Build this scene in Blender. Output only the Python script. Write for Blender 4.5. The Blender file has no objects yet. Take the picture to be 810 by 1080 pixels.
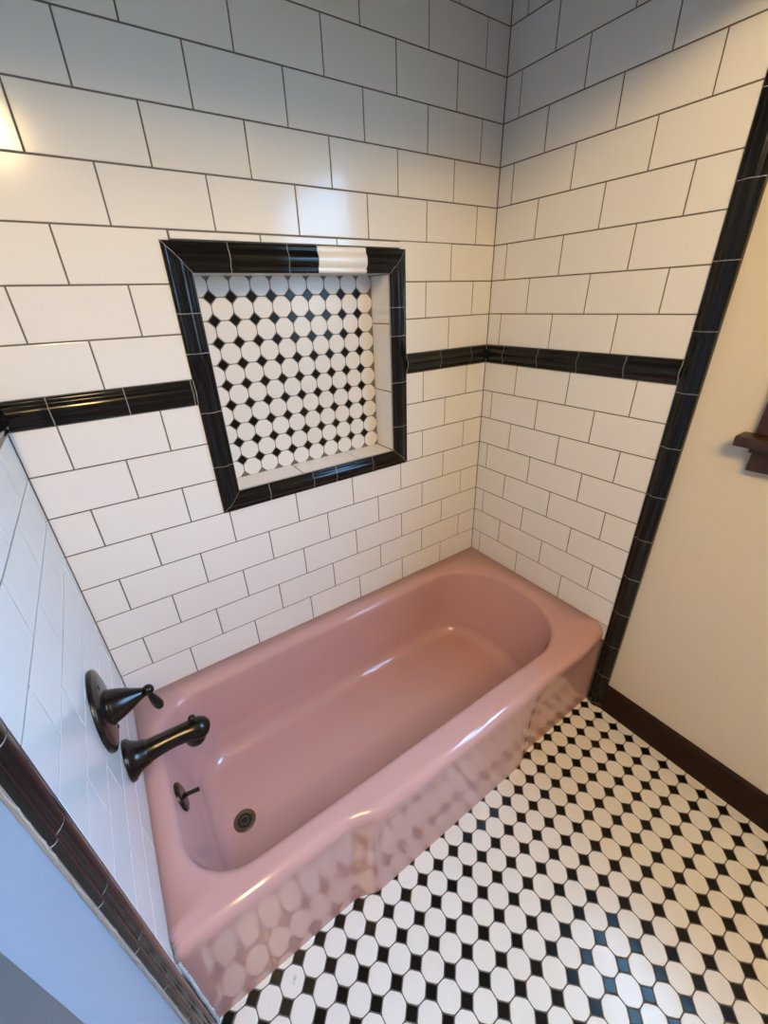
import bpy, bmesh, math, random
from mathutils import Vector, Matrix
random.seed(7)
SC = bpy.context.scene
COL = SC.collection
PI = math.pi

# ------------------------------------------------------------------ dimensions (metres)
L = 1.4076            # alcove length, left wall x=0, right wall x=L, back wall y=0
PW = 1.419            # plane of the painted right wall
PLX = -0.006          # plane of the painted left wall
ZS0, ZS1 = 1.1827, 1.2432      # black stripe
P = 0.1024            # tile course height
TW = 0.2048           # tile length pitch
LY0, LY1 = -0.674, -0.731       # the left edging sits a little further out
TY0, TY1 = -0.657, -0.7090     # black vertical edging on the two side walls
NX0, NX1, NZ0, NZ1 = 0.377, 1.0335, 0.8745, 1.5313   # niche frame, outer
MX0, MX1, MZ0, MZ1 = 0.4313, 0.9756, 0.9304, 1.4693  # niche opening
ND = 0.100            # niche depth
CEIL = 2.42
YF = -3.05            # wall behind the camera

# ------------------------------------------------------------------ materials
def mat(name, col, rough=0.3, coat=0.0, spec=0.5, metal=0.0, bump=None, var=None):
    m = bpy.data.materials.new(name); m.use_nodes = True
    nt = m.node_tree; b = nt.nodes['Principled BSDF']
    b.inputs['Base Color'].default_value = (*col, 1)
    b.inputs['Roughness'].default_value = rough
    b.inputs['Coat Weight'].default_value = coat
    b.inputs['Coat Roughness'].default_value = 0.015
    b.inputs['Specular IOR Level'].default_value = spec
    b.inputs['Metallic'].default_value = metal
    tc = nt.nodes.new('ShaderNodeTexCoord')
    if var:
        n = nt.nodes.new('ShaderNodeTexNoise'); n.inputs['Scale'].default_value = var[0]
        n.inputs['Detail'].default_value = 3
        r = nt.nodes.new('ShaderNodeMixRGB'); r.blend_type = 'MIX'
        r.inputs[1].default_value = (*col, 1); r.inputs[2].default_value = (*var[1], 1)
        nt.links.new(tc.outputs['Object'], n.inputs['Vector'])
        cr = nt.nodes.new('ShaderNodeValToRGB')
        cr.color_ramp.elements[0].position = var[2]; cr.color_ramp.elements[1].position = var[3]
        nt.links.new(n.outputs['Fac'], cr.inputs['Fac'])
        nt.links.new(cr.outputs['Color'], r.inputs['Fac'])
        nt.links.new(r.outputs['Color'], b.inputs['Base Color'])
    if bump:
        n = nt.nodes.new('ShaderNodeTexNoise'); n.inputs['Scale'].default_value = bump[0]
        bp = nt.nodes.new('ShaderNodeBump'); bp.inputs['Strength'].default_value = bump[1]
        bp.inputs['Distance'].default_value = bump[2]
        nt.links.new(tc.outputs['Object'], n.inputs['Vector'])
        nt.links.new(n.outputs['Fac'], bp.inputs['Height'])
        nt.links.new(bp.outputs['Normal'], b.inputs['Normal'])
    return m

M_TILE = mat('white_glazed_tile', (0.80, 0.785, 0.75), 0.14, bump=(9, 0.05, 0.01))
M_GROUT = mat('grey_grout', (0.15, 0.14, 0.125), 0.9, bump=(300, 0.3, 0.001))
M_BLACK = mat('black_glazed_tile', (0.007, 0.007, 0.008), 0.10, spec=0.28)
M_LINE = mat('light_grout', (0.36, 0.35, 0.34), 0.9)
M_OCT = mat('white_mosaic', (0.76, 0.745, 0.72), 0.26, bump=(25, 0.08, 0.004))
M_DOT = mat('black_mosaic', (0.008, 0.007, 0.007), 0.16, spec=0.22)
M_FGROUT = mat('floor_grout', (0.10, 0.092, 0.085), 0.9)
M_CREAM = mat('cream_wall_paint', (0.70, 0.62, 0.48), 0.55, bump=(60, 0.10, 0.002))
M_LPAINT = mat('daylight_tinted_paint', (0.36, 0.42, 0.50), 0.5, bump=(60, 0.10, 0.002))  # stands for the cream paint, its daylight tone put into the colour
M_CEIL = mat('ceiling_paint', (0.42, 0.40, 0.37), 0.8)
M_TAUPE = mat('taupe_wall_paint', (0.22, 0.19, 0.16), 0.7)
M_GREY = mat('grey_door_paint', (0.12, 0.15, 0.16), 0.4)
M_WOOD = mat('dark_stained_wood', (0.022, 0.007, 0.003), 0.5, spec=0.2, bump=(40, 0.1, 0.002), var=(30, (0.014, 0.0045, 0.002), 0.4, 0.7))
M_WOODC = mat('brown_window_wood', (0.048, 0.018, 0.006), 0.42, bump=(40, 0.1, 0.002), var=(30, (0.032, 0.011, 0.004), 0.4, 0.7))
M_PINK = mat('pink_enamel', (0.535, 0.31, 0.30), 0.06, coat=0.0, spec=0.46)
M_BRONZE = mat('oil_rubbed_bronze', (0.008, 0.0065, 0.006), 0.2, spec=0.4, metal=0.1)
M_DRAIN = mat('worn_brass_drain', (0.16, 0.125, 0.085), 0.35, metal=0.9)
M_HOLE = mat('drain_hole_black', (0.006, 0.006, 0.006), 0.6)
M_CAULK = mat('white_caulk', (0.72, 0.71, 0.70), 0.5)

# a smudged octagon near the tub: a real stain with its own place on the floor
def add_stain(m, at, rad, col):
    nt = m.node_tree; b = nt.nodes['Principled BSDF']
    tc = nt.nodes.new('ShaderNodeTexCoord')
    mp = nt.nodes.new('ShaderNodeVectorMath'); mp.operation = 'DISTANCE'; mp.inputs[1].default_value = at
    nt.links.new(tc.outputs['Object'], mp.inputs[0])
    n = nt.nodes.new('ShaderNodeTexNoise'); n.inputs['Scale'].default_value = 120; n.inputs['Detail'].default_value = 4
    nt.links.new(tc.outputs['Object'], n.inputs['Vector'])
    ma = nt.nodes.new('ShaderNodeMath'); ma.operation = 'MULTIPLY_ADD'
    nt.links.new(n.outputs['Fac'], ma.inputs[0]); ma.inputs[1].default_value = rad * 2.4
    nt.links.new(mp.outputs['Value'], ma.inputs[2])
    cr = nt.nodes.new('ShaderNodeMapRange'); cr.inputs['From Min'].default_value = rad * 1.3; cr.inputs['From Max'].default_value = rad * 1.9
    cr.inputs['To Min'].default_value = 0.6; cr.inputs['To Max'].default_value = 0.0
    nt.links.new(ma.outputs[0], cr.inputs['Value'])
    mx = nt.nodes.new('ShaderNodeMixRGB'); mx.inputs[1].default_value = b.inputs['Base Color'].default_value
    mx.inputs[2].default_value = (*col, 1)
    nt.links.new(cr.outputs['Result'], mx.inputs['Fac']); nt.links.new(mx.outputs['Color'], b.inputs['Base Color'])
M_OCTF = mat('white_floor_mosaic', (0.76, 0.745, 0.72), 0.24, bump=(25, 0.08, 0.004))
add_stain(M_OCTF, (0.166, -0.693, 0.0), 0.0095, (0.22, 0.25, 0.25))

# ------------------------------------------------------------------ object helpers
def link(name, bm, mats, parent=None, smooth=False, recalc=True):
    if recalc:
        bmesh.ops.recalc_face_normals(bm, faces=bm.faces)
    me = bpy.data.meshes.new(name)
    bm.to_mesh(me); bm.free()
    for m in (mats if isinstance(mats, (list, tuple)) else [mats]):
        me.materials.append(m)
    if smooth:
        for p in me.polygons: p.use_smooth = True
    o = bpy.data.objects.new(name, me); COL.objects.link(o)
    if parent: o.parent = parent
    return o

def struct(o, label=None):
    o['kind'] = 'structure'
    if label: o['label'] = label
    return o

def thing(name, label, cat):
    o = bpy.data.objects.new(name, None); COL.objects.link(o)
    o['label'] = label; o['category'] = cat
    return o

def face(bm, pts, mi=0, smooth=False):
    f = bm.faces.new([bm.verts.new(p) for p in pts]); f.material_index = mi; f.smooth = smooth
    return f

def box(bm, x0, x1, y0, y1, z0, z1, mi=0):
    v = [bm.verts.new((x, y, z)) for x in (x0, x1) for y in (y0, y1) for z in (z0, z1)]
    for q in ((0, 1, 3, 2), (4, 6, 7, 5), (0, 4, 5, 1), (2, 3, 7, 6), (0, 2, 6, 4), (1, 5, 7, 3)):
        bm.faces.new([v[i] for i in q]).material_index = mi
    return v

def bevel_all(bm, w, seg=2):
    bmesh.ops.bevel(bm, geom=list(bm.edges), offset=w, segments=seg, affect='EDGES', profile=0.6)

def sweep(bm, path, radii, n=20, caps=True, mi=0):
    """tube of varying radius along a 3D polyline"""
    rings = []
    up = Vector((0, 1, 0))
    for i, p in enumerate(path):
        p = Vector(p)
        a = Vector(path[max(i - 1, 0)]); b = Vector(path[min(i + 1, len(path) - 1)])
        t = (b - a).normalized()
        s = up.cross(t)
        if s.length < 1e-4: s = Vector((1, 0, 0)).cross(t)
        s.normalize(); u = t.cross(s)
        r = radii[i]; ra, rb = r if isinstance(r, tuple) else (r, r)
        rings.append([bm.verts.new(p + s * ra * math.cos(2 * PI * k / n) + u * rb * math.sin(2 * PI * k / n)) for k in range(n)])
    for a, b in zip(rings, rings[1:]):
        for k in range(n):
            f = bm.faces.new((a[k], a[(k + 1) % n], b[(k + 1) % n], b[k])); f.smooth = True; f.material_index = mi
    if caps:
        for r in (rings[0], rings[-1]):
            f = bm.faces.new(r); f.material_index = mi; f.smooth = True

def lathe(bm, prof, origin, axis, n=40, mi=0):
    """prof: (distance along axis, radius)"""
    ax = Vector(axis).normalized()
    s = ax.orthogonal().normalized(); u = ax.cross(s)
    o = Vector(origin)
    rings = []
    for d, r in prof:
        if r < 1e-6: rings.append([bm.verts.new(o + ax * d)])
        else: rings.append([bm.verts.new(o + ax * d + (s * math.cos(2 * PI * k / n) + u * math.sin(2 * PI * k / n)) * r) for k in range(n)])
    for a, b in zip(rings, rings[1:]):
        for k in range(n):
            k2 = (k + 1) % n
            if len(a) == 1 and len(b) == 1: continue
            if len(a) == 1: f = bm.faces.new((a[0], b[k2], b[k]))
            elif len(b) == 1: f = bm.faces.new((a[k], a[k2], b[0]))
            else: f = bm.faces.new((a[k], a[k2], b[k2], b[k]))
            f.smooth = True; f.material_index = mi

# ------------------------------------------------------------------ tiling
GAP = 0.0033
def tile(bm, T, u0, u1, v0, v1, edges=(1, 1, 1, 1), mi=0, jitter=0.00022, bev=0.0008, dep=0.004, lift=0.0):
    """one glazed tile; T maps (u, v, height) to space. edges: left,right,bottom,top get a grout gap and a rounded edge"""
    g = GAP / 2
    a0 = u0 + g * edges[0]; a1 = u1 - g * edges[1]; b0 = v0 + g * edges[2]; b1 = v1 - g * edges[3]
    if a1 - a0 < 0.003 or b1 - b0 < 0.003: return
    j = [random.uniform(-jitter, jitter) for _ in range(4)] if all(edges) else [0] * 4
    def ring(ins, h, jj=1):
        c = [(a0 + ins * edges[0], b0 + ins * edges[2]), (a1 - ins * edges[1], b0 + ins * edges[2]),
             (a1 - ins * edges[1], b1 - ins * edges[3]), (a0 + ins * edges[0], b1 - ins * edges[3])]
        return [bm.verts.new(T(x, y, h + lift + j[i] * jj)) for i, (x, y) in enumerate(c)]
    r0 = ring(0, -dep); r1 = ring(0, -bev * 0.9); r2 = ring(bev * 0.45, -bev * 0.25); r3 = ring(bev * 1.3, 0)
    for A, B in ((r0, r1), (r1, r2), (r2, r3)):
        for k in range(4):
            bm.faces.new((A[k], A[(k + 1) % 4], B[(k + 1) % 4], B[k])).material_index = mi
    bm.faces.new(r3).material_index = mi

def split(u0, u1, v0, v1, hole):
    """rectangle minus hole -> list of (rect, edges)"""
    if not hole: return [((u0, u1, v0, v1), (1, 1, 1, 1))]
    h0, h1, k0, k1 = hole
    if u1 <= h0 or u0 >= h1 or v1 <= k0 or v0 >= k1: return [((u0, u1, v0, v1), (1, 1, 1, 1))]
    out = []
    ya, yb = max(v0, k0), min(v1, k1)
    if v0 < k0: out.append(((u0, u1, v0, k0), (1, 1, 1, 0 if (u0 < h0 or u1 > h1) else 1)))
    if v1 > k1: out.append(((u0, u1, k1, v1), (1, 1, 0 if (u0 < h0 or u1 > h1) else 1, 1)))
    lo = 0 if v0 < k0 else 1; hi = 0 if v1 > k1 else 1
    if u0 < h0: out.append(((u0, h0, ya, yb), (1, 1, lo, hi)))
    if u1 > h1: out.append(((h1, u1, ya, yb), (1, 1, lo, hi)))
    return out

def course(bm, T, ua, ub, v0, v1, joint, hole=None):
    """a course between ua and ub with a joint at u=joint"""
    k = math.floor((ua - joint) / TW)
    u = joint + k * TW
    while u < ub - 1e-6:
        a, b = max(u, ua), min(u + TW, ub)
        if b - a > 0.004:
            for r, e in split(a, b, v0, v1, hole): tile(bm, T, *r, edges=e)
        u += TW

def tiled_wall(T, ua, ub, jl, ju, holes=None, top=2.3):
    bm = bmesh.new()
    v = ZS0; r = 1
    while v > 0.30:
        course(bm, T, ua, ub, max(v - P, 0.30), v, jl[r % 2], holes); v -= P; r += 1
    v = ZS1; r = 1
    while v < top:
        course(bm, T, ua, ub, v, min(v + P, top + 0.1), ju[r % 2], holes); v += P; r += 1
    return bm

T_back = lambda u, v, h: (u, -h, v)
T_right = lambda u, v, h: (L - h, -u, v)
T_left = lambda u, v, h: (h, -u, v)

GH = -0.0016   # grout level
# back wall: tiles + grout bed with the niche opening cut through it
hole = (NX0 + 0.024, NX1 - 0.020, NZ0 + 0.024, ZS1 + 3 * P - 0.0010)
bm = tiled_wall(T_back, 0.0, L, {1: 0.0839, 0: 0.1874}, {1: 0.193, 0: 0.091}, hole)
xs = [-0.15, MX0 - 0.008, MX1 + 0.008, L + 0.15]; zs = [-0.02, MZ0 - 0.008, MZ1 + 0.008, CEIL]
for i in range(3):
    for k in range(3):
        if (i, k) == (1, 1): continue
        face(bm, [T_back(x, z, GH) for x, z in ((xs[i], zs[k]), (xs[i + 1], zs[k]), (xs[i + 1], zs[k + 1]), (xs[i], zs[k + 1]))], 1)
struct(link('wall_back', bm, [M_TILE, M_GROUT], recalc=False), 'back wall of white subway tile behind the pink bathtub')

# right wall: tiled stretch over the tub, then cream paint with a window
bm = tiled_wall(T_right, 0.0, -TY0, {1: 0.1474, 0: 0.0449}, {1: 0.055, 0: 0.1585})
face(bm, [T_right(u, v, GH) for u, v in ((-0.15, -0.02), (-TY1 - 0.004, -0.02), (-TY1 - 0.004, CEIL), (-0.15, CEIL))], 1)
WY0, WY1, WZ0, WZ1 = -0.930, -2.00, 1.108, 2.03      # window opening
def painted(bm, x, ya, yb, hole=None, mi=2):
    ys = [ya, yb] if not hole else [ya, hole[0], hole[1], yb]
    zz = [-0.02, CEIL] if not hole else [-0.02, hole[2], hole[3], CEIL]
    for i in range(len(ys) - 1):
        for k in range(len(zz) - 1):
            if hole and i == 1 and k == 1: continue
            face(bm, [(x, ys[i], zz[k]), (x, ys[i + 1], zz[k]), (x, ys[i + 1], zz[k + 1]), (x, ys[i], zz[k + 1])], mi)
painted(bm, PW, TY1 + 0.004, YF, (WY0, WY1, WZ0, WZ1))
# plaster return behind the edging, and the reveal of the window opening
face(bm, [(L, TY1 + 0.006, 0), (PW, TY1 + 0.006, 0), (PW, TY1 + 0.006, CEIL), (L, TY1 + 0.006, CEIL)], 2)
for (a, b) in (((WY0, WZ0), (WY1, WZ0)), ((WY1, WZ0), (WY1, WZ1)), ((WY1, WZ1), (WY0, WZ1)), ((WY0, WZ1), (WY0, WZ0))):
    face(bm, [(PW, a[0], a[1]), (PW, b[0], b[1]), (PW + 0.11, b[0], b[1]), (PW + 0.11, a[0], a[1])], 2)
struct(link('wall_right', bm, [M_TILE, M_GROUT, M_CREAM], recalc=False), 'right wall, white tile over the tub end then cream paint')

# left wall
bm = tiled_wall(T_left, 0.0, -LY0, {1: 0.149, 0: 0.046}, {1: 0.055, 0: 0.1585})
face(bm, [T_left(u, v, GH) for u, v in ((-0.15, -0.02), (-LY1 - 0.001, -0.02), (-LY1 - 0.001, CEIL), (-0.15, CEIL))], 1)
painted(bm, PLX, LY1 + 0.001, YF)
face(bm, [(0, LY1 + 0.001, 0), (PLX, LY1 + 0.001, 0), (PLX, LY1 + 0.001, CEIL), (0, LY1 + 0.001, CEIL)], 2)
struct(link('wall_left', bm, [M_TILE, M_GROUT, M_LPAINT], recalc=False), 'left wall of white tile behind the taps, then cream paint toned blue-grey for daylight')

bm = bmesh.new(); face(bm, [(PLX, YF, 0), (PW, YF, 0), (PW, YF, CEIL), (PLX, YF, CEIL)])
struct(link('wall_front', bm, M_TAUPE))
bm = bmesh.new(); face(bm, [(-0.3, YF - 0.1, CEIL), (PW + 0.1, YF - 0.1, CEIL), (PW + 0.1, 0.2, CEIL), (-0.3, 0.2, CEIL)])
struct(link('ceiling', bm, M_CEIL))
# dropped header over the mouth of the alcove
HZ = 1.93
bm = bmesh.new(); box(bm, -0.015, PW - 0.004, -0.80, -0.69, HZ, CEIL)
struct(link('wall_header', bm, M_CEIL))

# ------------------------------------------------------------------ mosaic of octagons and dots
def octagon(bm, T, cu, cv, half, cut, lim, mi, lift=0.0):
    """rounded octagon clipped to lim=(u0,u1,v0,v1)"""
    h, c = half, cut
    pts = []
    base = [(h, -(h - c)), (h, h - c), (h - c, h), (-(h - c), h), (-h, h - c), (-h, -(h - c)), (-(h - c), -h), (h - c, -h)]
    n = len(base)
    for i in range(n):                                  # soften each corner
        p0, p1, p2 = base[i - 1], base[i], base[(i + 1) % n]
        for q, t in ((p0, 0.13), (p2, 0.13)):
            pts.append((p1[0] + (q[0] - p1[0]) * t, p1[1] + (q[1] - p1[1]) * t))
    poly = [(cu + x, cv + y) for x, y in pts]
    for axis, val, sgn in ((0, lim[0], 1), (0, lim[1], -1), (1, lim[2], 1), (1, lim[3], -1)):
        out = []
        for i, q in enumerate(poly):
            pq = poly[i - 1]
            dq, dp = (q[axis] - val) * sgn, (pq[axis] - val) * sgn
            if (dq >= 0) != (dp >= 0):
                t = dp / (dp - dq); out.append((pq[0] + (q[0] - pq[0]) * t, pq[1] + (q[1] - pq[1]) * t))
            if dq >= 0: out.append(q)
        poly = out
        if len(poly) < 3: return
    clean = [q for i, q in enumerate(poly) if math.hypot(q[0] - poly[i - 1][0], q[1] - poly[i - 1][1]) > 1e-5]
    if len(clean) < 3: return
    cx = sum(q[0] for q in clean) / len(clean); cy = sum(q[1] for q in clean) / len(clean)
    ins = 0.0011
    def shrink(q, d):
        l = math.hypot(q[0] - cx, q[1] - cy) + 1e-9
        k = max(l - d, l * 0.3) / l
        return (cx + (q[0] - cx) * k, cy + (q[1] - cy) * k)
    j = random.uniform(-0.0001, 0.0001)
    tx, ty = random.uniform(-.004, .004), random.uniform(-.004, .004)
    hh = lambda q, h: h + lift + j + (q[0] - cx) * tx + (q[1] - cy) * ty
    r = []
    for d, z in ((0, -0.004), (0, -0.0008), (ins * 0.4, -0.0003), (ins, 0.0)):
        r.append([bm.verts.new(T(*shrink(q, d), hh(q, z))) for q in clean])
    n = len(clean)
    for A, B in zip(r, r[1:]):
        for k in range(n):
            bm.faces.new((A[k], A[(k + 1) % n], B[(k + 1) % n], B[k])).material_index = mi
    bm.faces.new(r[-1]).material_index = mi

def dot(bm, T, cu, cv, hd, mi):
    r = []
    for d, z in ((0, -0.004), (0, -0.0006), (0.0012, 0.0)):
        s = hd - d
        r.append([bm.verts.new(T(cu + x * s, cv + y * s, z)) for x, y in ((1, 0), (0, 1), (-1, 0), (0, -1))])
    for A, B in zip(r, r[1:]):
        for k in range(4):
            bm.faces.new((A[k], A[(k + 1) % 4], B[(k + 1) % 4], B[k])).material_index = mi
    bm.faces.new(r[-1]).material_index = mi

FP = 0.0563; FX, FY = 0.4715, -0.7217
T_floor = lambda u, v, h: (u, v, h)
bm = bmesh.new()
lim = (PLX + 0.004, 1.4065, YF + 0.01, -0.56)
i0, i1 = -10, 19; j0, j1 = -42, 4
for i in range(i0, i1):
    for j in range(j0, j1):
        u, v = FX + i * FP, FY + j * FP
        if u > lim[0] and u < lim[1] - 0.012 and lim[2] < v < lim[3]:
            dot(bm, T_floor, u, v, FP * 0.290, 1)
        octagon(bm, T_floor, u + FP / 2, v + FP / 2, FP / 2 - 0.0012, FP * 0.312, lim, 0)
face(bm, [(-0.3, YF - 0.1, -0.0011), (PW + 0.1, YF - 0.1, -0.0011), (PW + 0.1, 0.2, -0.0011), (-0.3, 0.2, -0.0011)], 2)
struct(link('floor', bm, [M_OCTF, M_DOT, M_FGROUT], recalc=False), 'mosaic floor of white octagons with small black dots')

# ------------------------------------------------------------------ black rail tiles
RAIL = [(0.0, 0.0), (0.02, 0.0042), (0.06, 0.0062), (0.12, 0.0066), (0.17, 0.0052), (0.21, 0.0056), (0.27, 0.0088), (0.36, 0.0116),
        (0.5, 0.0130), (0.64, 0.0116), (0.73, 0.0088), (0.79, 0.0056), (0.83, 0.0052), (0.88, 0.0066), (0.94, 0.0062), (0.98, 0.0042), (1.0, 0.0)]
def rail(bm, T, w0, w1, cuts, m0=0, m1=0, mi=0, line=1, gap=0.0016, mats=None, lines=True):
    """moulded rail running along s from cuts[0] to cuts[-1], one tile between cuts; T(s, w, h).
    m0/m1: mitre slopes ds/dw at the two ends"""
    W = w1 - w0
    n = len(cuts) - 1
    for t in range(n):
        a, b = cuts[t], cuts[t + 1]
        ga = gap / 2; gb = gap / 2
        A = []; B = []
        dj = random.uniform(-0.0002, 0.0002)
        for f, h in RAIL:
            w = w0 + W * f
            sa = a + ga + (m0 * f * abs(W) if t == 0 else 0)
            sb = b - gb + (m1 * f * abs(W) if t == n - 1 else 0)
            A.append(bm.verts.new(T(sa, w, h + dj))); B.append(bm.verts.new(T(sb, w, h + dj)))
        m = mats[t] if mats else mi
        for k in range(len(A) - 1):
            fc = bm.faces.new((A[k], A[k + 1], B[k + 1], B[k])); fc.smooth = True; fc.material_index = m
        for E_ in (A, B): bm.faces.new([bm.verts.new(v.co) for v in E_]).material_index = m
    # grout showing in the joints
    for t in range(n + 1) if lines else ():
        s = cuts[t]
        A = []; B = []
        for f, h in RAIL:
            w = w0 + W * f
            sh = (m0 if t == 0 else m1 if t == n else 0) * f * abs(W)
            A.append(bm.verts.new(T(s + sh - gap * 0.6, w, max(h - 0.0006, 0)))); B.append(bm.verts.new(T(s + sh + gap * 0.6, w, max(h - 0.0006, 0))))
        for k in range(len(A) - 1):
            fc = bm.faces.new((A[k], A[k + 1], B[k + 1], B[k])); fc.material_index = line; fc.smooth = True

def steps(a, b, start, step):
    """cut positions from a to b with joints at start + k*step"""
    out = [a]
    k = math.ceil((a + 0.004 - start) / step)
    while start + k * step < b - 0.004:
        out.append(start + k * step); k += 1
    return out + [b]

TS = 0.1437
bm = bmesh.new(); rail(bm, T_back, ZS0, ZS1, steps(0.006, NX0, 0.0831, TS))
struct(link('trim_1', bm, [M_BLACK, M_LINE]), 'black moulded tile stripe on the back wall left of the niche')
bm = bmesh.new(); rail(bm, T_back, ZS0, ZS1, steps(NX1, L - 0.006, 1.1784, TS))
struct(link('trim_2', bm, [M_BLACK, M_LINE]), 'black moulded tile stripe between the niche and the right corner')
bm = bmesh.new(); rail(bm, T_right, ZS0, ZS1, steps(0.006, -TY0, 0.0862, TS))
struct(link('trim_3', bm, [M_BLACK, M_LINE]), 'black moulded tile stripe across the right wall')
bm = bmesh.new(); rail(bm, T_left, ZS0, ZS1, steps(0.006, -LY0, 0.0862, TS))
struct(link('trim_4', bm, [M_BLACK, M_LINE]), 'black moulded tile stripe across the left wall')
TVR = lambda s, w, h: (L - h, w, s)
TVL = lambda s, w, h: (h, w, s)
bm = bmesh.new(); rail(bm, TVR, TY0, TY1, steps(0.0, HZ + 0.2, 0.1590, TS + 0.0001))
box(bm, L - 0.0002, PW + 0.0005, TY1, TY1 + 0.012, 0.0, HZ + 0.2, 0)
struct(link('trim_5', bm, [M_BLACK, M_LINE]), 'black vertical tile edging on the right wall beside the tub')
bm = bmesh.new(); rail(bm, TVL, LY0, LY1, steps(0.0, HZ + 0.2, 0.0330, TS), gap=0.0022)
# ragged line of grout where the edging meets the paint
N = 150; pa = []; ra = []
for k in range(N):
    z = 0.001 + (HZ - 0.002) * k / (N - 1)
    pa.append((PLX + 0.004 + random.uniform(-.001, .001), LY1 - 0.0005 + random.uniform(-.001, .001), z)); ra.append(0.0011 + random.uniform(-.0006, .0009))
sweep(bm, pa, ra, 8, mi=1)
struct(link('trim_6', bm, [M_BLACK, M_LINE]), 'black vertical tile edging on the left wall beside the taps')

# ------------------------------------------------------------------ niche
niche = thing('recessed_niche', 'square recessed wall niche in the back wall, black frame around octagon mosaic', 'niche')
niche.location = (0.5 * (MX0 + MX1), 0.0, MZ0)
bpy.context.view_layer.update()
def under(o, parent):
    o.parent = parent; o.matrix_parent_inverse = parent.matrix_world.inverted(); return o

T_niche = lambda u, v, h: (u, ND - h, v)
NP = 0.0548
bm = bmesh.new()
lim = (MX0 - 0.004, MX1 - 0.0005, MZ0, MZ1)
for i in range(-1, 9):
    for j in range(-9, 1):
        u, v = 0.4822 + i * NP, 1.4217 + j * NP
        if 0 <= i <= 8 and -8 <= j <= 0: dot(bm, T_niche, u, v, NP * 0.268, 1)
        octagon(bm, T_niche, u + NP / 2, v + NP / 2, NP / 2 - 0.0012, NP * 0.293, lim, 0)
        if j == -9: pass
for j in range(-9, 1):                                    # sliver column at the left edge
    pass
face(bm, [(MX0 - 0.01, ND + 0.0012, MZ0 - 0.01), (MX1 + 0.01, ND + 0.0012, MZ0 - 0.01), (MX1 + 0.01, ND + 0.0012, MZ1 + 0.01), (MX0 - 0.01, ND + 0.0012, MZ1 + 0.01)], 2)
under(link('mosaic_panel', bm, [M_OCT, M_DOT, M_GROUT], recalc=False), niche)
# reveal: ledge, two sides and top, tiled
def reveal(name, T, cuts):
    bm = bmesh.new()
    for a, b in zip(cuts, cuts[1:]): tile(bm, T, a, b, 0.0, ND + 0.003, edges=(1, 1, 1, 0))
    face(bm, [T(u, v, GH) for u, v in ((cuts[0] - 0.009, 0), (cuts[-1] + 0.009, 0), (cuts[-1] + 0.009, ND + 0.02), (cuts[0] - 0.009, ND + 0.02))], 1)
    return under(link(name, bm, [M_TILE, M_GROUT], recalc=False), niche)
reveal('niche_ledge', lambda s, d, h: (s, d, MZ0 + h), [MX0, 0.635, 0.838, MX1])
reveal('niche_side', lambda s, d, h: (MX1 - h, d, s), [MZ0, 1.1304, 1.3355, MZ1])
reveal('niche_side', lambda s, d, h: (MX0 + h, d, s), [MZ0, 1.1304, 1.3355, MZ1])
reveal('niche_ceiling', lambda s, d, h: (s, d, MZ1 - h), [MX0, 0.635, 0.838, MX1])

# frame: four mitred rails; one tile of the top rail is white
FW = NX1 - NX0
def frame_piece(name, T, w0, w1, cuts, m0, m1, mats=None):
    bm = bmesh.new(); rail(bm, T, w0, w1, cuts, m0, m1, mats=mats)
    return under(link(name, bm, [M_BLACK, M_LINE, M_TILE]), niche)
kx0 = (MX0 - NX0); kx1 = (NX1 - MX1); kzt = NZ1 - MZ1; kzb = MZ0 - NZ0
tr = [NX0, 0.5186, 0.6646, 0.7457, 0.8946, NX1]
top_l = [NX0, 0.5186, 0.6646, 0.7457]
frame_piece('frame_rail', lambda s, w, h: (s, -h, w), NZ1, MZ1, [NX0, 0.5186, 0.6646, 0.7457], kx0 / kzt, 0)
frame_piece('frame_rail', lambda s, w, h: (s, -h, w), NZ1, MZ1, [0.8946, NX1], 0, -kx1 / kzt)
w_ = frame_piece('frame_tile', lambda s, w, h: (s, -h, w), NZ1, MZ1, [0.7457, 0.8946], 0, 0, [2])
w_['label'] = 'white tile among the black tiles of the frame'
frame_piece('frame_rail', lambda s, w, h: (s, -h, w), NZ0, MZ0, [NX0, 0.517, 0.660, 0.742, 0.883, NX1], kx0 / kzb, -kx1 / kzb)
frame_piece('frame_rail', lambda s, w, h: (w, -h, s), NX0, MX0, [NZ0, 1.0139, 1.160, 1.3015, 1.388, NZ1], kzb / kx0, -kzt / kx0)
frame_piece('frame_rail', lambda s, w, h: (w, -h, s), NX1, MX1, [NZ0, 1.0139, 1.160, 1.3005, 1.3800, NZ1], kzb / kx1, -kzt / kx1)
# thin lip behind the frame's inner edge
bm = bmesh.new()
for x0, x1, z0, z1 in ((MX0 - 0.012, MX1 + 0.012, MZ1 - 0.0005, MZ1 + 0.012), (MX0 - 0.012, MX1 + 0.012, MZ0 - 0.012, MZ0 + 0.0005),
                       (MX0 - 0.012, MX0 + 0.0005, MZ0, MZ1), (MX1 - 0.0005, MX1 + 0.012, MZ0, MZ1)):
    box(bm, x0, x1, -0.0008, 0.006, z0, z1)
under(link('frame_lip', bm, M_LINE), niche)
# white filler slips above the frame
bm = bmesh.new()
for a, b in ((0.3985, 0.6004), (0.6004, 0.8073), (0.8073, 1.0165)):
    tile(bm, T_back, a, b, NZ1 + 0.0008, ZS1 + 3 * P - 0.0012, lift=0.0035, dep=0.008)
f_ = under(link('filler_strip', bm, M_TILE, recalc=False), niche)
f_['label'] = 'thin white tile slips above the black frame'

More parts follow.
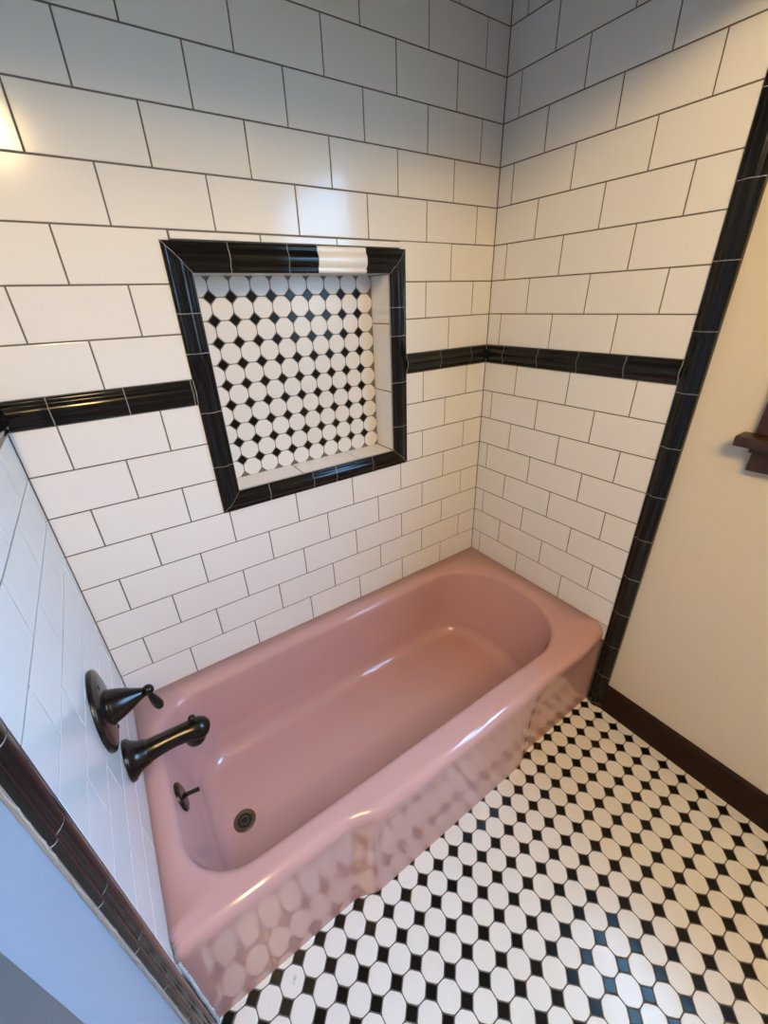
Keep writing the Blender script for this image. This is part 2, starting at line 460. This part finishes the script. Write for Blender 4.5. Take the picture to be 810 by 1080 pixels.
# ------------------------------------------------------------------ bathtub
tub = thing('bathtub', 'old pink enamelled bathtub set in the tiled alcove', 'bathtub')
tub.location = (L / 2, -0.33, 0.0); bpy.context.view_layer.update()
def sm(a, b, x):
    t = min(max((x - a) / (b - a), 0), 1); return t * t * (3 - 2 * t)
CX, CY = 0.69, -0.335
class Ring:
    def __init__(s, x0, x1, yb, yf, L_=(0, 0), R_=(0, 0), RF=None, bulge=0.0, z=0.0, over=0.0):
        s.x0, s.x1, s.yb, s.yf = x0, x1, yb, yf
        s.L, s.R, s.RF = L_, R_, RF or R_
        s.b, s.z, s.over = bulge, z, over
    def front(s, x):
        low = s.b * sm(0.355, 0.425, x) * (1 - sm(0.970, 1.065, x))
        hi = s.b * sm(0.355, 0.445, x) * (1 - 0.45 * sm(0.93, 1.08, x)) * (1 - sm(1.25, 1.40, x))
        return s.yf - (low * (1 - s.over) + hi * s.over)
    def inside(s, x, y):
        yf = s.front(x)
        if not (s.x0 <= x <= s.x1 and yf <= y <= s.yb): return False
        for left, (rx, ry), back in ((1, s.L, 1), (1, s.L, 0), (0, s.R, 1), (0, s.RF, 0)):
            if rx <= 0: continue
            ex = (s.x0 + rx - x) if left else (x - (s.x1 - rx))
            ey = (y - (s.yb - ry)) if back else ((yf + ry) - y)
            if ex > 0 and ey > 0 and (ex / rx) ** 2 + (ey / ry) ** 2 > 1: return False
        return True
    def hit(s, c, sn):
        lo, hi = 0.0, 1.2
        for _ in range(34):
            m = (lo + hi) / 2
            if s.inside(CX + c * m, CY + sn * m): lo = m
            else: hi = m
        return (CX + c * lo, CY + sn * lo)
def lerp(a, b, t): return a + (b - a) * t
top = dict(x0=0.050, x1=1.326, yb=-0.076, yf=-0.590, L=(0.125, 0.125), R=(0.205, 0.235))
bot = dict(x0=0.098, x1=1.238, yb=-0.094, yf=-0.566, L=(0.115, 0.115), R=(0.140, 0.200))
def basin(t, z, grow=0.0):
    q = {k: lerp(top[k], bot[k], t) for k in ('x0', 'x1', 'yb', 'yf')}
    l = tuple(lerp(top['L'][i], bot['L'][i], t) + grow for i in (0, 1)); r = tuple(lerp(top['R'][i], bot['R'][i], t) + grow for i in (0, 1))
    return Ring(q['x0'] - grow, q['x1'] + grow, q['yb'] + grow, q['yf'] - grow, l, r, z=z)
rings = []
X0, X1 = 0.0004, L - 0.0004
DZ = 0.366
YE = -0.6525
BU = 0.022
rc = (0.03, 0.03)
for z, over in ((0.0, 0), (0.08, 0), (0.16, 0), (0.20, 0.02), (0.23, .12), (0.26, .3), (0.285, .52), (0.305, .74), (0.32, .9), (0.33, .97), (0.338, 1)):
    rings.append(Ring(X0, X1, -0.0004, YE - 0.004 * over, (0, 0), (0, 0), (0.008 + 0.022 * over, 0.006 + 0.022 * over), BU, z, over))
RR = 0.026
for k in range(1, 9):
    a = k / 8 * PI / 2
    ins = RR * (1 - math.cos(a))
    e = 0.008 * (1 - math.cos(a))
    rings.append(Ring(X0, X1, -0.0004, YE - 0.004 + ins, (0, 0), (0, 0), (0.03 + 0.01 * k / 8, 0.03), BU, DZ - RR + RR * math.sin(a), 1))
for gk, z in ((0.019, DZ - 0.0003), (0.012, DZ - 0.0018), (0.006, DZ - 0.0055), (0.002, DZ - 0.011), (0.0, DZ - 0.018)):
    rings.append(basin(0, z, gk))
ZB = 0.072
zt = DZ - 0.018
for k in range(1, 9):
    t = k / 8.5
    rings.append(basin(t * 0.86, lerp(zt, 0.135, t ** 1.05)))
for k in range(0, 8):
    a = k / 7 * PI / 2
    rings.append(basin(0.86, lerp(0.135, ZB, math.sin(a)), -0.055 * (1 - math.cos(a)) - 0.0045))
flo = rings[-1]
# directions: even by arc length of the basin edge, plus the exact outer corners
ref = Ring(X0, X1, -0.0004, YE, (0, 0), (0, 0))
NA = 320
raw = [basin(0, 0).hit(math.cos(2 * PI * k / 2400), math.sin(2 * PI * k / 2400)) for k in range(2400)]
acc = [0.0]
for k in range(2400):
    a, b = raw[k], raw[(k + 1) % 2400]; acc.append(acc[-1] + math.hypot(a[0] - b[0], a[1] - b[1]))
angs = []
k = 0
for i in range(NA):
    tgt = acc[-1] * i / NA
    while acc[k + 1] < tgt: k += 1
    angs.append(2 * PI * (k + (tgt - acc[k]) / (acc[k + 1] - acc[k] + 1e-12)) / 2400)
for cx_, cy_ in ((X0, -0.0004), (X1, -0.0004), (X0, YE), (X0, YE - 0.004), (X1 - .004, YE), (X1 - 0.015, YE - 0.001)):
    angs.append(math.atan2(cy_ - CY, cx_ - CX) % (2 * PI))
angs = sorted(set(round(a, 6) for a in angs)); NA = len(angs)
bm = bmesh.new()
RV = []
for r in rings:
    row = []
    for a in angs:
        x, y = r.hit(math.cos(a), math.sin(a))
        z = r.z
        if r.z < 0.12 and r is not rings[0] and rings.index(r) > 24:
            z += 0.012 * (x - 0.175) * (1 - (r.z - ZB) / 0.05) if r.z - ZB < 0.05 else 0
        row.append(bm.verts.new((x, y, z)))
    RV.append(row)
base = [(v.co.x, v.co.y) for v in RV[-1]]
for k in range(1, 8):
    f = 1 - k / 8
    RV.append([bm.verts.new((CX + (x - CX) * f, CY + (y - CY) * f, ZB + 0.012 * (CX + (x - CX) * f - 0.175) - 0.003 * (1 - f))) for x, y in base])
for A, B in zip(RV, RV[1:]):
    for k in range(NA):
        f = bm.faces.new((A[k], A[(k + 1) % NA], B[(k + 1) % NA], B[k])); f.smooth = True
f = bm.faces.new(RV[-1]); f.smooth = True
bmesh.ops.remove_doubles(bm, verts=bm.verts, dist=0.00002)
body = under(link('tub_body', bm, M_PINK, smooth=True), tub)
# drain in the floor of the tub
DR = Vector((0.1755, -0.339, ZB - 0.0005))
bm = bmesh.new()
lathe(bm, [(-0.001, 0.0315), (0.0020, 0.0310), (0.0036, 0.0285), (0.0036, 0.0255), (0.0022, 0.0222), (0.0012, 0.0195)], DR, (0, 0, 1), 40)
dr = under(link('drain', bm, M_DRAIN, smooth=True), tub)
dr['label'] = 'round worn metal drain with a dark hole'
bm = bmesh.new(); lathe(bm, [(0.0013, 0.0), (0.0013, 0.0200)], DR, (0, 0, 1), 32)
h1 = under(link('drain_hole', bm, M_HOLE), dr)
bm = bmesh.new()
lathe(bm, [(0.0014, 0.0125), (0.0026, 0.0120), (0.0026, 0.0100), (0.0014, 0.0095)], DR, (0, 0, 1), 32)
under(link('drain_strainer', bm, M_DRAIN, smooth=True), dr)
# overflow plate with its trip lever on the end wall of the basin
OC = Vector((0.0590, -0.327, 0.300)); OA = Vector((0.985, 0, 0.17)).normalized()
bm = bmesh.new()
lathe(bm, [(-0.008, 0.037), (0.003, 0.0375), (0.006, 0.036), (0.0078, 0.032), (0.0085, 0.024), (0.0092, 0.0)], OC, OA, 40)
op = under(link('overflow_plate', bm, M_BRONZE, smooth=True), tub)
op['label'] = 'round dark bronze overflow plate'
bm = bmesh.new()
sweep(bm, [OC + OA * 0.007 + Vector((0, 0, -.002)), OC + OA * 0.020 + Vector((0, 0, -.006)), OC + OA * 0.036 + Vector((0, 0, -0.012)), OC + OA * 0.044 + Vector((0, 0, -0.015))],
      [0.0062, 0.0052, 0.0056, 0.0056], 14)
lv = under(link('trip_lever', bm, M_BRONZE, smooth=True), op)

# bead of caulk where the tub front meets the left edging
bm = bmesh.new(); pa = []; ra = []
for k in range(60):
    z = 0.002 + 0.335 * k / 59
    pa.append((0.0030 + random.uniform(-.0008, .0008), -0.6545 + random.uniform(-.0006, .0006), z)); ra.append(0.0036 + random.uniform(-.0008, .0008))
sweep(bm, pa, ra, 8)
cb = under(link('caulk_bead', bm, M_CAULK, smooth=True), tub); cb['label'] = 'white bead of caulk'

# ------------------------------------------------------------------ shower valve
VC = Vector((0.0005, -0.336, 0.684))
valve = thing('shower_valve', 'dark bronze mixing valve with lever on the left tile wall above the spout', 'valve')
valve.location = VC; bpy.context.view_layer.update()
bm = bmesh.new()
lathe(bm, [(0.0, 0.085), (0.004, 0.0855), (0.0075, 0.0835), (0.009, 0.080), (0.0098, 0.075), (0.0120, 0.070), (0.0140, 0.060), (0.0155, 0.046), (0.0165, 0.036), (0.0165, 0.0)], VC, (1, 0, 0), 64)
under(link('escutcheon', bm, M_BRONZE, smooth=True), valve)
for dz in (0.058, -0.058):
    bm = bmesh.new()
    c = VC + Vector((0.0137, 0, 0)) + Vector((0, 0, dz))
    lathe(bm, [(-0.001, 0.0052), (0.0012, 0.005), (0.002, 0.0035), (0.002, 0.0)], c, (1, 0, 0), 16)
    under(link('screw', bm, M_BRONZE, smooth=True), valve)
bm = bmesh.new()
lathe(bm, [(0.014, 0.0365), (0.018, 0.0370), (0.022, 0.0345), (0.026, 0.0335), (0.036, 0.0300), (0.050, 0.0235), (0.062, 0.0170), (0.072, 0.0120), (0.080, 0.0090), (0.082, 0.0)], VC, (1, 0, 0), 40)
hb = under(link('handle_bonnet', bm, M_BRONZE, smooth=True), valve)
bm = bmesh.new()
K = VC + Vector((0.086, -0.002, 0.002))
bmesh.ops.create_uvsphere(bm, u_segments=20, v_segments=12, radius=0.0118, matrix=Matrix.Translation(K))
sweep(bm, [K + Vector(q) for q in ((0, 0, 0), (0.001, -0.001, -0.012), (0.003, -0.002, -0.022), (0.006, -0.004, -0.034), (0.009, -0.005, -0.045), (0.010, -0.006, -0.052), (0.0105, -0.006, -0.055))],
      [0.0066, 0.0056, 0.0076, (0.0096, 0.0108), (0.0098, 0.0110), (0.0075, 0.0085), (0.002, 0.002)], 18)
for v in bm.faces: v.smooth = True
under(link('lever_handle', bm, M_BRONZE, smooth=True), valve)

# ------------------------------------------------------------------ tub spout
SPC = Vector((0.0005, -0.331, 0.512))
spout = thing('tub_spout', 'dark bronze tub spout jutting from the left tile wall over the tub', 'spout')
spout.location = SPC; bpy.context.view_layer.update()
bm = bmesh.new()
lathe(bm, [(0.0, 0.0465), (0.004, 0.0470), (0.008, 0.0455), (0.011, 0.0415), (0.018, 0.0355), (0.027, 0.0310), (0.038, 0.0285), (0.042, 0.0265), (0.042, 0.0)], SPC, (1, 0, 0), 40)
under(link('flange', bm, M_BRONZE, smooth=True), spout)
bm = bmesh.new()
S = lambda x, z: SPC + Vector((x, 0, z))
sweep(bm, [S(0.034, 0), S(0.044, 0.000), S(0.060, 0.001), S(0.080, 0.001), S(0.100, 0.000), S(0.118, -0.002), S(0.132, -0.005), S(0.146, -0.009), S(0.157, -0.014), S(0.165, -0.019), S(0.169, -0.022)],
      [0.0280, 0.0255, 0.0235, 0.0222, 0.0220, 0.0228, (0.0255, 0.025), (0.0275, 0.0265), (0.0255, 0.0250), (0.0175, 0.018), (0.004, 0.004)], 28)
under(link('spout_body', bm, M_BRONZE, smooth=True), spout)
bm = bmesh.new()
lathe(bm, [(0.0, 0.0235), (0.018, 0.0235), (0.030, 0.0225), (0.034, 0.0205), (0.034, 0.0)], SPC + Vector((0.139, 0, -0.008)), (-0.12, 0, -1), 28)
under(link('outlet', bm, M_BRONZE, smooth=True), spout)
bm = bmesh.new()
c = SPC + Vector((0.141, 0, 0.014))
lathe(bm, [(0.0, 0.0050), (0.006, 0.0042), (0.010, 0.0042), (0.0125, 0.0070), (0.016, 0.0085), (0.020, 0.0080), (0.0235, 0.0045), (0.0245, 0.0)], c, (0, 0, 1), 20)
under(link('diverter_knob', bm, M_BRONZE, smooth=True), spout)

# ------------------------------------------------------------------ baseboards, window, door casing
def skirt(name, x_face, x_wall, ya, yb, h, label):
    bm = bmesh.new()
    d = x_wall - x_face
    prof = [(x_face, 0.0005), (x_face, h - 0.022), (x_face + d * 0.12, h - 0.012), (x_face + d * 0.4, h - 0.005), (x_face + d * 0.7, h), (x_wall, h), (x_wall, 0.0005)]
    A = [bm.verts.new((x, ya, z)) for x, z in prof]; B = [bm.verts.new((x, yb, z)) for x, z in prof]
    for k in range(len(prof)):
        k2 = (k + 1) % len(prof); bm.faces.new((A[k], A[k2], B[k2], B[k]))
    bm.faces.new(A); bm.faces.new(B)
    return struct(link(name, bm, M_WOOD), label)
skirt('baseboard_right', 1.4040, PW, TY1 - 0.0002, YF, 0.117, 'dark brown wooden baseboard along the cream right wall')

win = bpy.data.objects.new('window_1', None); COL.objects.link(win); struct(win, 'brown wooden window at the right edge of the photo')
win.location = (PW, (WY0 + WY1) / 2, WZ0); bpy.context.view_layer.update()
XF = 1.401
def wood(name, boxes, m=M_WOODC, bev=0.003):
    bm = bmesh.new()
    for b in boxes:
        b2 = bmesh.new(); box(b2, *b); bevel_all(b2, bev)
        tmp = bpy.data.meshes.new('tmp'); b2.to_mesh(tmp); b2.free(); bm.from_mesh(tmp); bpy.data.meshes.remove(tmp)
    return under(link(name, bm, m), win)
CW = 0.085
wood('casing', [(XF, PW, WY0 - 0.004, WY0 + CW, WZ0 - 0.012, WZ1 + CW), (XF, PW, WY1 - CW, WY1 + 0.004, WZ0 - 0.012, WZ1 + CW), (XF - 0.004, PW, WY1 - CW - .012, WY0 + CW + .012, WZ1 - 0.004, WZ1 + CW + 0.02)])
wood('stool', [(1.367, PW + 0.04, WY1 - CW - 0.026, WY0 + CW + 0.026, WZ0 - 0.038, WZ0 - 0.013)], bev=0.005)
wood('apron', [(1.396, PW, WY1 - CW + 0.002, WY0 + CW - 0.008, 1.012, WZ0 - 0.038), (1.388, PW, WY1 - CW + 0.004, WY0 + CW - 0.003, WZ0 - 0.052, WZ0 - 0.038)], bev=0.003)
zm = (WZ0 + WZ1) / 2
fr = []
x0, x1 = PW + 0.02, PW + 0.055
for za, zb, dx in ((WZ0, zm + 0.02, 0), (zm - 0.02, WZ1, 0.036)):
    fr += [(x0 + dx, x1 + dx, WY0 - 0.045, WY0, za, zb), (x0 + dx, x1 + dx, WY1, WY1 + 0.045, za, zb),
           (x0 + dx, x1 + dx, WY1 + 0.044, WY0 - 0.044, za, za + 0.045), (x0 + dx, x1 + dx, WY1 + 0.044, WY0 - 0.044, zb - 0.045, zb)]
wood('sash', fr)
mg = bpy.data.materials.new('window_glass'); mg.use_nodes = True
nt = mg.node_tree; nt.nodes.clear()
out = nt.nodes.new('ShaderNodeOutputMaterial'); mx = nt.nodes.new('ShaderNodeMixShader')
tr_ = nt.nodes.new('ShaderNodeBsdfTransparent'); gl = nt.nodes.new('ShaderNodeBsdfGlossy'); gl.inputs['Roughness'].default_value = 0.02
fs = nt.nodes.new('ShaderNodeFresnel'); fs.inputs['IOR'].default_value = 1.45
ge = nt.nodes.new('ShaderNodeNewGeometry'); bf = nt.nodes.new('ShaderNodeMath'); bf.operation = 'MULTIPLY_ADD'
bf.inputs[1].default_value = -1.0; bf.inputs[2].default_value = 1.0; nt.links.new(ge.outputs['Backfacing'], bf.inputs[0])
fm = nt.nodes.new('ShaderNodeMath'); fm.operation = 'MULTIPLY'; nt.links.new(fs.outputs[0], fm.inputs[0]); nt.links.new(bf.outputs[0], fm.inputs[1])
nt.links.new(fm.outputs[0], mx.inputs[0]); nt.links.new(tr_.outputs[0], mx.inputs[1]); nt.links.new(gl.outputs[0], mx.inputs[2]); nt.links.new(mx.outputs[0], out.inputs[0])
bm = bmesh.new()
box(bm, PW + 0.036, PW + 0.039, WY1 + 0.044, WY0 - 0.044, WZ0 + 0.044, zm - 0.024)
box(bm, PW + 0.072, PW + 0.075, WY1 + 0.044, WY0 - 0.044, zm + 0.024, WZ1 - 0.044)
under(link('pane', bm, mg), win)

# grey painted door casing next to the camera on the left wall
bm = bmesh.new(); box(bm, PLX - 0.002, 0.000, -0.945, -0.852, 0.0, 2.08); bevel_all(bm, 0.003)
struct(link('trim_7', bm, M_GREY), 'grey painted door casing at the lower left edge')
bm = bmesh.new(); box(bm, PLX - 0.002, -0.003, -1.70, -0.946, 0.0, 2.05)
struct(link('door_1', bm, M_GREY), 'grey painted door beside the casing')

# ------------------------------------------------------------------ light
W = bpy.data.worlds.new('sky'); SC.world = W; W.use_nodes = True
wn = W.node_tree; bg = wn.nodes['Background']
SKY = 32.0; AZ_LO, AZ_HI, ZEN = 1.3, 1.05, 1.05
wt = wn.nodes.new('ShaderNodeTexCoord'); ws = wn.nodes.new('ShaderNodeSeparateXYZ'); wm = wn.nodes.new('ShaderNodeMapRange')
wm.inputs['From Min'].default_value = -1.0; wm.inputs['From Max'].default_value = 1.0
wr = wn.nodes.new('ShaderNodeValToRGB'); e = wr.color_ramp.elements
e[0].position = 0.0; e[0].color = (0.045, 0.080, 0.085, 1)
e[1].position = 1.0; e[1].color = (0.30, 0.62, 1.0, 1)
for p_, c_ in ((0.46, (0.06, 0.10, 0.11, 1)), (0.53, (0.11, 0.23, 0.38, 1)), (0.72, (0.17, 0.36, 0.66, 1)), (0.88, (0.28, 0.60, 1.0, 1))):
    n_ = e.new(p_); n_.color = c_
wn.links.new(wt.outputs['Generated'], ws.inputs[0]); wn.links.new(ws.outputs['Z'], wm.inputs['Value'])
wn.links.new(wm.outputs['Result'], wr.inputs['Fac'])
# added sky weighting: low sky dimmer towards -y, so the left wall brightens
def math_(op, a, b=None):
    n = wn.nodes.new('ShaderNodeMath'); n.operation = op
    for k_, q_ in ((0, a), (1, b)):
        if q_ is None: continue
        if isinstance(q_, (int, float)): n.inputs[k_].default_value = q_
        else: wn.links.new(q_, n.inputs[k_])
    return n.outputs[0]
hx = math_('SQRT', math_('ADD', math_('MULTIPLY', ws.outputs['X'], ws.outputs['X']), math_('ADD', math_('MULTIPLY', ws.outputs['Y'], ws.outputs['Y']), 1e-4)))
az = math_('DIVIDE', math_('MULTIPLY', ws.outputs['Y'], -1.0), hx)
def rng(v, a, b, c, d):
    n = wn.nodes.new('ShaderNodeMapRange'); n.interpolation_type = 'SMOOTHSTEP'
    for k_, q_ in zip(('From Min', 'From Max', 'To Min', 'To Max'), (a, b, c, d)): n.inputs[k_].default_value = q_
    wn.links.new(v, n.inputs['Value']); return n.outputs[0]
azf = rng(az, 0.40, 0.90, AZ_LO, AZ_HI)
hi = rng(ws.outputs['Z'], 0.70, 0.92, 0.0, 1.0)
fac = math_('ADD', math_('MULTIPLY', azf, math_('SUBTRACT', 1.0, hi)), math_('MULTIPLY', hi, ZEN))
wn.links.new(wr.outputs['Color'], bg.inputs['Color'])
wn.links.new(math_('MULTIPLY', fac, SKY), bg.inputs['Strength'])
def bulb(name, loc, e, col, r=0.085):
    d = bpy.data.lights.new(name, 'POINT'); d.energy = e; d.color = col; d.shadow_soft_size = r
    o = bpy.data.objects.new(name, d); COL.objects.link(o); o.location = loc; return o
# two warm bulbs overhead
bulb('ceiling_bulb', (0.09, -1.55, 2.20), 39.0, (1.0, 0.665, 0.285))
bulb('ceiling_bulb', (0.09, -2.05, 2.20), 39.0, (1.0, 0.665, 0.285))

# ------------------------------------------------------------------ camera (solved from the tile grid)
M = [[0.8232580616790257, -0.5666892915391679, -0.03330781793090484], [-0.2844781292142363, -0.3610774676582511, -0.8880851627790343], [0.4912416491699887, 0.7405986154485606, -0.4584706456431134]]
cam = bpy.data.cameras.new('camera'); co = bpy.data.objects.new('camera', cam); COL.objects.link(co)
cam.sensor_fit = 'HORIZONTAL'; cam.sensor_width = 36.0; cam.lens = 431.1976 / 810 * 36.0
cam.clip_start = 0.02
r, d, f = (Vector(v) for v in M)
co.matrix_world = Matrix(((r.x, -d.x, -f.x, 0.1799), (r.y, -d.y, -f.y, -1.1245), (r.z, -d.z, -f.z, 1.3991), (0, 0, 0, 1)))
SC.camera = co
SC.view_settings.view_transform = 'Standard'; SC.view_settings.look = 'None'
SC.view_settings.gamma = 1.0; SC.view_settings.use_curve_mapping = False
SC.view_settings.exposure = 0.0
